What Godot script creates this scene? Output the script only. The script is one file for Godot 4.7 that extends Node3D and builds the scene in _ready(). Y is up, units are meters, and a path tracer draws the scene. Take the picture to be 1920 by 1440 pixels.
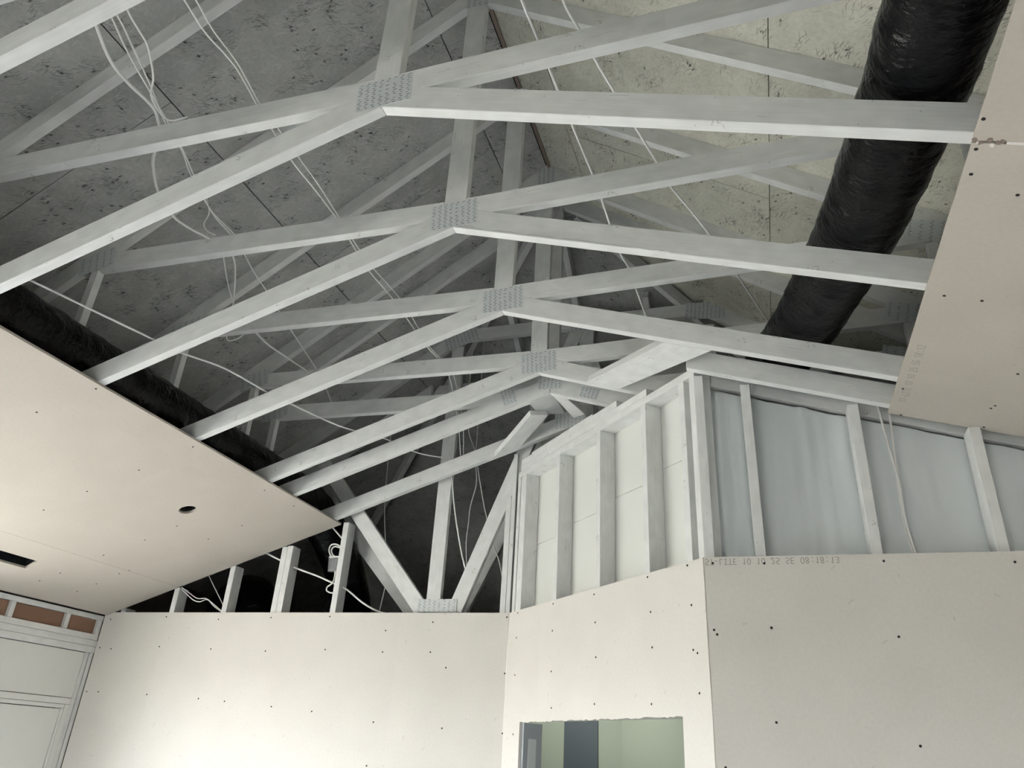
extends Node3D
# A gutted room under painted scissor trusses. x runs along the trusses, y up, z along the ridge (towards the camera).

const XR := -0.992       # ridge line
const YA := 3.549        # underside of the bottom chords at the peak
const ML := 0.338        # pitch of the left ceiling slope
const MR := 0.319        # pitch of the right ceiling slope
const TP := 0.667        # roof pitch
const YT := 4.86         # underside of the top chords at the ridge
const YS := 4.967        # underside of the roof boards at the ridge
const HIP := 3.5         # depth at which the ridge ends
const LUM := 0.0381      # thickness of framing lumber
const WID := 0.0889      # its width
const XL := -2.505       # edge of the left ceiling boards
const XRB := 0.551       # edge of the right ceiling boards
const XE := -4.192       # left wall
const XO := 2.21         # right outer wall
const ZB := -4.117       # back wall
const ZR := -2.943       # wall beside the angled wall
const ZF := 3.0          # wall behind the camera
const P1 := Vector3(-1.342, 0, -4.117)
const P2 := Vector3(-0.190, 0, -2.943)

var rng := RandomNumberGenerator.new()
var M := {}
var taken := {}
var screw_mesh: CylinderMesh

func V(x: float, y: float, z: float) -> Vector3:
	return Vector3(x, y, z)

func V2(x: float, y: float) -> Vector2:
	return Vector2(x, y)

# ---------------------------------------------------------------- helpers
func numbered(called: String) -> String:
	var n: int = taken.get(called, -1) + 1
	taken[called] = n
	return called if n == 0 else "%s_%03d" % [called, n]

func thing(called: String, label: String, category: String, at := Vector3.ZERO, group := "", kind := "") -> Node3D:
	var o := Node3D.new()
	o.name = called if kind == "structure" else numbered(called)
	add_child(o)
	o.position = at
	o.set_meta("label", label)
	o.set_meta("category", category)
	if group != "":
		o.set_meta("group", group)
	if kind != "":
		o.set_meta("kind", kind)
	return o

func put(mesh: Mesh, called: String, material: Material, parent: Node3D, xf := Transform3D()) -> MeshInstance3D:
	var o := MeshInstance3D.new()
	o.name = called
	o.mesh = mesh
	o.material_override = material
	o.cast_shadow = GeometryInstance3D.SHADOW_CASTING_SETTING_ON
	parent.add_child(o, true)
	# xf is given in the room's axes; parents are only moved, never turned, at top level
	var up := Transform3D()
	var q: Node = parent
	while q != self and q is Node3D:
		up = (q as Node3D).transform * up
		q = q.get_parent()
	o.transform = up.affine_inverse() * xf
	return o

func tri(st: SurfaceTool, a: Vector3, b: Vector3, c: Vector3, n: Vector3, ua: Vector2, ub: Vector2, uc: Vector2) -> void:
	# Godot's front faces run clockwise
	if (b - a).cross(c - a).dot(n) > 0.0:
		var t := b
		b = c
		c = t
		var u := ub
		ub = uc
		uc = u
	st.set_normal(n); st.set_uv(ua); st.add_vertex(a)
	st.set_normal(n); st.set_uv(ub); st.add_vertex(b)
	st.set_normal(n); st.set_uv(uc); st.add_vertex(c)

# A polygon in its own xy plane, thickened from z = 0 to z = deep, with bevelled rims where it is convex.
func prism_mesh(poly: PackedVector2Array, deep: float, bevel := 0.0) -> ArrayMesh:
	var p := poly.duplicate()
	var area := 0.0
	for i in p.size():
		area += p[i].cross(p[(i + 1) % p.size()])
	if area < 0.0:
		p.reverse()
	var st := SurfaceTool.new()
	st.begin(Mesh.PRIMITIVE_TRIANGLES)
	var off := V2(rng.randf() * 3.0, rng.randf() * 3.0)
	var n := p.size()
	var inner := p.duplicate()
	var b := bevel
	if b > 0.0:
		for i in n:
			var e0 := (p[i] - p[(i + n - 1) % n]).normalized()
			var e1 := (p[(i + 1) % n] - p[i]).normalized()
			var n0 := V2(-e0.y, e0.x)
			var n1 := V2(-e1.y, e1.x)
			inner[i] = p[i] + (n0 + n1) * (b / maxf(0.35, 1.0 + n0.dot(n1)))
	var caps := Geometry2D.triangulate_polygon(inner)
	for i in range(0, caps.size(), 3):
		var a2 := inner[caps[i]]
		var b2 := inner[caps[i + 1]]
		var c2 := inner[caps[i + 2]]
		tri(st, V(a2.x, a2.y, deep), V(b2.x, b2.y, deep), V(c2.x, c2.y, deep), Vector3.BACK, a2 + off, b2 + off, c2 + off)
		tri(st, V(a2.x, a2.y, 0), V(b2.x, b2.y, 0), V(c2.x, c2.y, 0), Vector3.FORWARD, a2 + off + V2(0.3, 0.17), b2 + off + V2(0.3, 0.17), c2 + off + V2(0.3, 0.17))
	for i in n:
		var j := (i + 1) % n
		var e := p[j] - p[i]
		if e.length() < 1e-6:
			continue
		var nn := V(e.y, -e.x, 0).normalized()
		var along := absf(e.x) >= absf(e.y)
		var o2 := off + V2(0.0, 0.21 * (i + 1))
		var uv := func(q: Vector2, z: float) -> Vector2: return (V2(q.x, z) if along else V2(z, q.y)) + o2
		tri(st, V(p[i].x, p[i].y, b), V(p[j].x, p[j].y, b), V(p[j].x, p[j].y, deep - b), nn, uv.call(p[i], b), uv.call(p[j], b), uv.call(p[j], deep - b))
		tri(st, V(p[i].x, p[i].y, b), V(p[j].x, p[j].y, deep - b), V(p[i].x, p[i].y, deep - b), nn, uv.call(p[i], b), uv.call(p[j], deep - b), uv.call(p[i], deep - b))
		if b > 0.0:
			for s in [0, 1]:
				var z0 := b if s == 0 else deep - b
				var z1 := 0.0 if s == 0 else deep
				var bn := (nn + (Vector3.FORWARD if s == 0 else Vector3.BACK)).normalized()
				tri(st, V(p[i].x, p[i].y, z0), V(p[j].x, p[j].y, z0), V(inner[j].x, inner[j].y, z1), bn, uv.call(p[i], z0), uv.call(p[j], z0), uv.call(p[j], z1))
				tri(st, V(p[i].x, p[i].y, z0), V(inner[j].x, inner[j].y, z1), V(inner[i].x, inner[i].y, z1), bn, uv.call(p[i], z0), uv.call(p[j], z1), uv.call(p[i], z1))
	return st.commit()

# A polygon drawn in the axes ex, ey from origin, thickened along ex x ey.
func slab(parent: Node3D, called: String, poly: PackedVector2Array, origin: Vector3, ex: Vector3, ey: Vector3, thick: float, material: Material, bevel := 0.0) -> MeshInstance3D:
	var x := ex.normalized()
	var y := ey.normalized()
	return put(prism_mesh(poly, thick, bevel), called, material, parent, Transform3D(Basis(x, y, x.cross(y)), origin))

func rect(x0: float, y0: float, x1: float, y1: float) -> PackedVector2Array:
	return PackedVector2Array([V2(x0, y0), V2(x1, y0), V2(x1, y1), V2(x0, y1)])

func block(parent: Node3D, called: String, a: Vector3, b: Vector3, material: Material, bevel := 0.0015) -> MeshInstance3D:
	# box between two corners; its own x runs along its longest side so that grain follows it
	var lo := a.min(b)
	var s := a.max(b) - lo
	if s.y >= s.x and s.y >= s.z:
		return slab(parent, called, rect(0, 0, s.y, s.x), lo + V(s.x, 0, 0), Vector3.UP, Vector3.LEFT, s.z, material, bevel)
	if s.z > s.x:
		return slab(parent, called, rect(0, 0, s.z, s.y), lo + V(s.x, 0, 0), Vector3.BACK, Vector3.UP, s.x, material, bevel)
	return slab(parent, called, rect(0, 0, s.x, s.y), lo, Vector3.RIGHT, Vector3.UP, s.z, material, bevel)

# Lumber from a to b: wide across the vector up, thick the other way.
func bar(parent: Node3D, called: String, a: Vector3, b: Vector3, wide: float, thick: float, material: Material, up := Vector3.UP) -> MeshInstance3D:
	var x := (b - a).normalized()
	var y := (up - x * up.dot(x)).normalized()
	var z := x.cross(y)
	return slab(parent, called, rect(0, -wide / 2, (b - a).length(), wide / 2), a - z * thick / 2, x, y, thick, material, 0.0015)

# A truss member: polygon in the room's xy, turned so that the grain runs along angle, front face at depth d.
func member(parent: Node3D, called: String, poly: Array, angle: float, d: float, material: Material, thick := LUM) -> MeshInstance3D:
	var x := V(cos(angle), sin(angle), 0)
	var y := V(-sin(angle), cos(angle), 0)
	var o: Vector2 = poly[0]
	var loc := PackedVector2Array()
	for q: Vector2 in poly:
		loc.append((q - o).rotated(-angle))
	return slab(parent, called, loc, V(o.x, o.y, -d - thick), x, y, thick, material, 0.0015)

func smooth_path(pts: Array, step: float) -> PackedVector3Array:
	var c := Curve3D.new()
	c.bake_interval = step
	for i in pts.size():
		var a: Vector3 = pts[max(i - 1, 0)]
		var b: Vector3 = pts[min(i + 1, pts.size() - 1)]
		var p: Vector3 = pts[i]
		var dir := (b - a) / 6.0
		var lim := 0.4 * minf((p - a).length() if i > 0 else 9.0, (b - p).length() if i < pts.size() - 1 else 9.0)
		if dir.length() > lim:
			dir = dir.normalized() * lim
		c.add_point(p, -dir, dir)
	return c.get_baked_points()

func tube_mesh(pts: PackedVector3Array, radius: float, sides: int, wrinkle: FastNoiseLite = null, amount := 0.0) -> ArrayMesh:
	var st := SurfaceTool.new()
	st.begin(Mesh.PRIMITIVE_TRIANGLES)
	st.set_smooth_group(0)
	var n := pts.size()
	var run := 0.0
	var up := Vector3.UP
	for i in n:
		var t := (pts[min(i + 1, n - 1)] - pts[max(i - 1, 0)]).normalized()
		if absf(t.dot(up)) > 0.98:
			up = Vector3.RIGHT
		var side := t.cross(up).normalized()
		up = side.cross(t).normalized()
		if i > 0:
			run += (pts[i] - pts[i - 1]).length()
		for k in sides + 1:
			var a := TAU * k / sides
			var r := radius
			if wrinkle:
				var w := V(cos(a), sin(a), 0)
				r += amount * (wrinkle.get_noise_3d(w.x * 1.3 + run * 3.0, w.y * 1.3, run * 9.0) + 0.3 * wrinkle.get_noise_3d(w.x * 6.0, w.y * 6.0, run * 14.0 + a * 2.2) + 0.05 * sin(run * 130.0 + a))
				r -= 0.018 * clampf(-sin(a) - 0.75, 0.0, 1.0)
			var dirv := side * cos(a) + up * sin(a)
			st.set_uv(V2(run, a * radius))
			st.add_vertex(pts[i] + dirv * r)
	for i in n - 1:
		for k in sides:
			var a := i * (sides + 1) + k
			var b := a + sides + 1
			st.add_index(a); st.add_index(b); st.add_index(a + 1)
			st.add_index(a + 1); st.add_index(b); st.add_index(b + 1)
	# end caps
	for e in [0, n - 1]:
		var base: int = e * (sides + 1)
		for k in range(1, sides - 1):
			st.add_index(base); st.add_index(base + k); st.add_index(base + k + 1)
	st.generate_normals()
	return st.commit()

func cable(label: String, pts: Array, radius: float, called := "electrical_cable", mat_name := "cable") -> MeshInstance3D:
	var base: Vector3 = pts[0]
	var loc := []
	for q: Vector3 in pts:
		loc.append(q - base)
	var o := MeshInstance3D.new()
	o.name = numbered(called)
	add_child(o)
	o.position = base
	o.mesh = tube_mesh(smooth_path(loc, 0.02), radius, 8)
	o.material_override = M[mat_name]
	o.set_meta("label", label)
	o.set_meta("category", "cable")
	o.set_meta("group", "white electrical cables strung through the framing")
	return o

func screws(parent: Node3D, spots: Array, origin: Vector3, ex: Vector3, ey: Vector3, out: Vector3) -> void:
	var y := out.normalized()
	var x := ex.normalized()
	for s: Vector2 in spots:
		var at := origin + ex * s.x + ey * s.y
		put(screw_mesh, "screw_head", M.screw, parent, Transform3D(Basis(x, y, x.cross(y)), at + y * 0.0003))

# ---------------------------------------------------------------- materials
func plain(c: Color, rough: float, metal := 0.0) -> StandardMaterial3D:
	var m := StandardMaterial3D.new()
	m.albedo_color = c
	m.roughness = rough
	m.metallic = metal
	return m

func noise(freq: float, sd: int, oct := 3) -> FastNoiseLite:
	var f := FastNoiseLite.new()
	f.seed = sd
	f.frequency = freq
	f.fractal_octaves = oct
	return f

func stroke(im: Image, x: float, y: float, ang: float, ln: float, w: float, c: Color, k: float) -> void:
	var wd := im.get_width()
	var hg := im.get_height()
	var steps := int(ln) + 1
	for i in steps:
		var t := float(i) / steps
		var ww := w * (1.0 - absf(t * 2.0 - 1.0) * 0.7)
		for j in range(-int(ww), int(ww) + 1):
			var px := int(x + cos(ang) * (t - 0.5) * ln - sin(ang) * j + wd * 4) % wd
			var py := int(y + sin(ang) * (t - 0.5) * ln + cos(ang) * j + hg * 4) % hg
			im.set_pixel(px, py, im.get_pixel(px, py).lerp(c, k))

func tex(im: Image) -> ImageTexture:
	return ImageTexture.create_from_image(im)

func make_materials() -> void:
	# painted lumber: sprayed white over spruce, grain along u, a few knots and splits
	for v in 2:
		var im := Image.create(1024, 512, false, Image.FORMAT_RGB8)
		var g1 := noise(1.0, 11 + v, 3)
		var g2 := noise(0.01, 21 + v, 2)
		for y in 512:
			for x in 1024:
				var s := g1.get_noise_2d(x * 0.004, y * 0.16) * 0.022 + g2.get_noise_2d(x, y * 1.6) * 0.03
				im.set_pixel(x, y, Color(0.872 + s, 0.878 + s, 0.872 + s))
		for i in 9:
			var kx := rng.randf() * 1024
			var ky := rng.randf() * 512
			for j in 7:
				stroke(im, kx + rng.randf_range(-14, 14), ky + rng.randf_range(-9, 9), rng.randf() * TAU, rng.randf_range(4, 16), 0.9, Color(0.36, 0.34, 0.32), rng.randf_range(0.2, 0.75))
		for i in 26:
			stroke(im, rng.randf() * 1024, rng.randf() * 512, rng.randf_range(-0.06, 0.06), rng.randf_range(10, 55), 0.6, Color(0.55, 0.54, 0.52), rng.randf_range(0.25, 0.6))
		for i in 30:
			stroke(im, rng.randf() * 1024, rng.randf() * 512, rng.randf() * TAU, 3.0, 1.2, Color(0.4, 0.37, 0.34), 0.5)
		var m := plain(Color.WHITE, 0.62)
		m.albedo_texture = tex(im)
		m.uv1_scale = V(0.8, 1.6, 1)
		M["lumber" if v == 0 else "lumber_worn"] = m
	# white-sprayed oriented strand board with bare dark crannies between the strands
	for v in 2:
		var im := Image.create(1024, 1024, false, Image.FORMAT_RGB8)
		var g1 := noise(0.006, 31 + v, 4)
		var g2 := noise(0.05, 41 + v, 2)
		var tint := Color(0.71, 0.715, 0.705) if v == 0 else Color(0.80, 0.80, 0.75)  # darker tint carries the left slope's shade; the right copy is lighter and creamier
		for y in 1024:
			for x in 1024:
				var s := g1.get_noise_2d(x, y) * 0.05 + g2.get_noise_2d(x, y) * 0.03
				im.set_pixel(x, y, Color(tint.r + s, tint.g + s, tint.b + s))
		for i in 1500:
			var a := rng.randf_range(-0.9, 0.9) + PI * 0.15
			stroke(im, rng.randf() * 1024, rng.randf() * 1024, a, rng.randf_range(14, 46), 2.4, Color(0.70, 0.70, 0.67) if rng.randf() < 0.5 else Color(0.87, 0.87, 0.84), 0.35)
		var dense := noise(0.004, 51 + v, 2)
		var made := 0
		while made < (360 if v == 0 else 330):
			var x := rng.randf() * 1024
			var y := rng.randf() * 1024
			if dense.get_noise_2d(x, y) < rng.randf_range(-0.4, 0.45):
				continue
			made += 1
			var lean := rng.randf_range(-0.6, 0.6) + (0.6 if v == 0 else 1.1)
			for j in rng.randi_range(2, 13):
				stroke(im, x + rng.randf_range(-24, 24), y + rng.randf_range(-24, 24), lean + rng.randf_range(-0.5, 0.5), rng.randf_range(7, 30), rng.randf_range(0.2, 0.9), Color(0.22, 0.215, 0.20), rng.randf_range(0.2, 0.68))
			if rng.randf() < 0.3:
				for j in 4:
					stroke(im, x + rng.randf_range(-4, 4), y + rng.randf_range(-4, 4), lean + rng.randf_range(-0.4, 0.4), rng.randf_range(6, 16), 1.2, Color(0.16, 0.155, 0.145), 0.7)
		var m := plain(Color.WHITE, 0.8)
		m.albedo_texture = tex(im)
		m.uv1_scale = V(0.83, 0.83, 1)
		var nm: Image = im.duplicate()
		nm.convert(Image.FORMAT_RGBA8)
		nm.bump_map_to_normal_map(2.0)
		m.normal_enabled = true
		m.normal_texture = tex(nm)
		m.normal_scale = 0.9
		M["strand" if v == 0 else "strand_lit"] = m
	# gypsum boards: ivory face paper on the walls, a beiger copy darkened for the slopes' dimmer light
	for v in 2:
		var dw := Image.create(512, 512, false, Image.FORMAT_RGB8)
		var d1 := noise(0.008, 61 + v, 3)
		var d2 := noise(0.2, 63 + v, 2)
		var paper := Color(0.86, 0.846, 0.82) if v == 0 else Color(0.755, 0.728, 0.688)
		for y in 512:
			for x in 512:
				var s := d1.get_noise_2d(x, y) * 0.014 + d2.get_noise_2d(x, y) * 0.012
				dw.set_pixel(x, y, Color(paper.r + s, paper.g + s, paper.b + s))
		for i in 40:
			stroke(dw, rng.randf() * 512, rng.randf() * 512, rng.randf() * TAU, rng.randf_range(2, 9), 0.7, Color(0.66, 0.63, 0.6), 0.4)
		var gm := plain(Color.WHITE, 0.85)
		gm.albedo_texture = tex(dw)
		gm.uv1_scale = V(0.6, 0.6, 1)
		M["gypsum" if v == 0 else "gypsum_dimmed"] = gm
	M.core = plain(Color(0.88, 0.87, 0.85), 0.95)
	# sheathing seen between studs, rolled white and a little glossy
	M.sheath = plain(Color(0.88, 0.885, 0.865), 0.6)
	M.poly = plain(Color(0.87, 0.895, 0.90), 0.34)
	var wn := NoiseTexture2D.new()
	wn.width = 256
	wn.height = 256
	wn.seamless = true
	wn.as_normal_map = true
	wn.bump_strength = 3.0
	wn.noise = noise(0.012, 71, 2)
	M.poly.normal_enabled = true
	M.poly.normal_texture = wn
	M.poly.normal_scale = 0.9
	M.poly.uv1_scale = V(1.6, 0.16, 1)
	# insulated flexible duct in black film
	M.film = plain(Color(0.022, 0.025, 0.036), 0.24)
	M.film.metallic_specular = 0.32
	var fn := NoiseTexture2D.new()
	fn.width = 512
	fn.height = 512
	fn.seamless = true
	fn.as_normal_map = true
	fn.bump_strength = 6.0
	fn.noise = noise(0.02, 72, 4)
	M.film.normal_enabled = true
	M.film.normal_texture = fn
	M.film.normal_scale = 0.8
	M.film.uv1_scale = V(5, 2.5, 1)
	M.plate = plain(Color(0.835, 0.855, 0.86), 0.45, 0.1)
	M.slot = plain(Color(0.30, 0.30, 0.31), 0.7)
	M.cable = plain(Color(0.93, 0.93, 0.92), 0.4)
	M.screw = plain(Color(0.10, 0.095, 0.09), 0.5, 0.4)
	M.kraft = plain(Color(0.55, 0.43, 0.35), 0.85)
	M.felt = plain(Color(0.035, 0.035, 0.035), 0.95)
	M.wall = plain(Color(0.80, 0.80, 0.79), 0.9)
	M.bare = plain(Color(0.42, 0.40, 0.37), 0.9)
	M.ink = plain(Color(0.60, 0.585, 0.565), 0.9)
	M.torn = plain(Color(0.55, 0.50, 0.46), 0.95)
	M.mud = plain(Color(0.90, 0.89, 0.87), 0.8)
	M.tin = plain(Color(0.30, 0.32, 0.34), 0.35, 0.8)
	M.dark_tin = plain(Color(0.055, 0.06, 0.065), 0.6, 0.2)
	M.clear = plain(Color(0.75, 0.76, 0.77, 0.35), 0.08)
	M.clear.transparency = BaseMaterial3D.TRANSPARENCY_ALPHA
	M.glass = plain(Color(0.95, 0.97, 0.97, 0.06), 0.02)
	M.glass.transparency = BaseMaterial3D.TRANSPARENCY_ALPHA
	M.sage = plain(Color(0.615, 0.65, 0.585), 0.8)
	M.slate = plain(Color(0.29, 0.325, 0.345), 0.6)
	M.lid = plain(Color(0.86, 0.86, 0.84), 0.9)
	M.jamb = plain(Color(0.66, 0.68, 0.705), 0.5)
	M.concrete = plain(Color(0.74, 0.735, 0.73), 0.85)
	var cn := NoiseTexture2D.new()
	cn.width = 512
	cn.height = 512
	cn.seamless = true
	cn.noise = noise(0.01, 81, 4)
	var ramp := Gradient.new()
	ramp.set_color(0, Color(0.86, 0.86, 0.86))
	ramp.set_color(1, Color(1, 1, 1))
	cn.color_ramp = ramp
	M.concrete.albedo_texture = cn
	M.concrete.uv1_scale = V(0.5, 0.5, 1)

# ---------------------------------------------------------------- trusses
var slot_meshes := {}

func slots(w: float, h: float, cols: int) -> ArrayMesh:
	var key := "%.3f_%.3f_%d" % [w, h, cols]
	if not slot_meshes.has(key):
		var st := SurfaceTool.new()
		st.begin(Mesh.PRIMITIVE_TRIANGLES)
		var rows := int(h / 0.0085)
		for c in cols:
			for r in rows:
				if rng.randf() < 0.08:
					continue
				var x := -w / 2 + w * (c + 0.5) / cols + (0.0022 if r % 2 == 0 else -0.0022)
				var y := -h / 2 + h * (r + 0.6) / rows
				var hw := rng.randf_range(0.0035, 0.0055)
				var hh := rng.randf_range(0.0012, 0.0021)
				var q := [V(x - hw, y - hh, 0.0004), V(x + hw, y - hh * 0.4, 0.0004), V(x + hw, y + hh, 0.0004), V(x - hw, y + hh * 0.4, 0.0004)]
				tri(st, q[0], q[1], q[2], Vector3.BACK, V2(0, 0), V2(1, 0), V2(1, 1))
				tri(st, q[0], q[2], q[3], Vector3.BACK, V2(0, 0), V2(1, 1), V2(0, 1))
		slot_meshes[key] = st.commit()
	return slot_meshes[key]

func gusset(parent: Node3D, cx: float, cy: float, w: float, h: float, turn: float, d: float, cols: int) -> void:
	var x := V(cos(turn), sin(turn), 0)
	var y := V(-sin(turn), cos(turn), 0)
	var o := V(cx, cy, -d)
	var p := slab(parent, "gusset_plate", rect(-w / 2, -h / 2, w / 2, h / 2), o, x, y, 0.0016, M.plate, 0.0004)
	var s := put(slots(w, h, cols), "plate_slots", M.slot, p, Transform3D(Basis(x, y, Vector3.BACK), o + V(0, 0, 0.0016)))
	s.set_meta("kind", "stuff")

func left_y(x: float) -> float:
	return YA - ML * (XR - x)

func right_y(x: float) -> float:
	return YA - MR * (x - XR)

func bottom_chords(t: Node3D, d: float, x0 := XE + 0.02, x1 := XO - 0.02) -> void:
	var hl := WID * sqrt(1 + ML * ML)
	var hr := WID * sqrt(1 + MR * MR)
	var g := 0.0012
	member(t, "bottom_chord", [V2(XR - g, YA), V2(XR - g, YA + hl), V2(x0, left_y(x0) + hl), V2(x0, left_y(x0))], atan(ML), d, M.lumber)
	member(t, "bottom_chord", [V2(XR + g, YA), V2(x1, right_y(x1)), V2(x1, right_y(x1) + hr), V2(XR + g, YA + hr)], -atan(MR), d, M.lumber_worn)

func top_chords(t: Node3D, d: float, from := 0.0, to := 3.18) -> void:
	var h := WID * sqrt(1 + TP * TP)
	for s in [-1.0, 1.0]:
		var a := from + 0.001
		member(t, "top_chord", [V2(XR + s * a, YT - TP * a), V2(XR + s * to, YT - TP * to), V2(XR + s * to, YT - TP * to + h), V2(XR + s * a, YT - TP * a + h)], -s * atan(TP), d, M.lumber)

func scissor_truss(d: float, label: String, tie_y := 3.592, apart := false) -> void:
	var t := thing("scissor_truss", label, "roof truss", V(XR, YA, -d), "white scissor trusses spanning the room")
	bottom_chords(t, d)
	top_chords(t, d)
	var tie_h := 0.0895
	for s in [-1.0, 1.0]:
		var m := ML if s < 0 else MR
		var rise := 0.021
		var top0 := YA + 0.094                # top of bottom chord at the peak
		var inner := maxf((top0 - tie_y) / (m + rise), 0.05)
		var e0 := (YT - tie_y) / (TP + rise)   # where the tie's underside reaches the top chord
		var e1 := (YT - tie_y - tie_h) / (TP + rise)
		var y0 := func(x: float) -> float: return tie_y + rise * x
		var poly := [V2(XR + s * inner, y0.call(inner)), V2(XR + s * e0, y0.call(e0)), V2(XR + s * e1, y0.call(e1) + tie_h)]
		if apart:
			var k := (top0 - tie_y - tie_h) / (m + rise)
			poly.append(V2(XR + s * maxf(k, 0.046), y0.call(maxf(k, 0.046)) + tie_h))
			if k < 0.046:
				poly.append(V2(XR + s * 0.046, top0 - m * 0.046))
		else:
			poly.append(V2(XR + s * 0.046, y0.call(0.046) + tie_h))
			poly.append(V2(XR + s * 0.046, top0 - m * 0.046))
		member(t, "tie_beam", poly, atan(rise) * s, d, M.lumber if s < 0 else M.lumber_worn)
		var xs: float = XR + s * 1.755
		var yb := 3.322 if s < 0 else right_y(xs) + 0.096
		member(t, "strut", [V2(xs - 0.019, yb + 0.01), V2(xs + 0.019, yb + 0.01), V2(xs + 0.019, y0.call(1.755) - 0.002), V2(xs - 0.019, y0.call(1.755) - 0.002)], PI / 2, d + 0.001, M.lumber, LUM - 0.002)
		gusset(t, XR + s * 1.76, tie_y + 0.085, 0.19, 0.10, -s * 0.25, d, 5)
	member(t, "king_post", [V2(XR - 0.0445, YA + 0.08), V2(XR + 0.0445, YA + 0.08), V2(XR + 0.0445, YT - TP * 0.0445 - 0.001), V2(XR, YT - 0.001), V2(XR - 0.0445, YT - TP * 0.0445 - 0.001)], PI / 2, d, M.lumber)
	gusset(t, XR, YT + 0.02, 0.11, 0.13, 0, d, 4)
	if apart:
		gusset(t, XR + 0.0, YA + 0.065, 0.135, 0.085, -0.06, d, 6)
		gusset(t, -1.23, 3.547, 0.08, 0.095, 0.32, d, 4)
		gusset(t, -0.772, 3.527, 0.105, 0.06, -0.31, d, 5)
	else:
		gusset(t, XR + 0.002, YA + 0.061, 0.191, 0.118, 0.05, d, 8)

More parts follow.
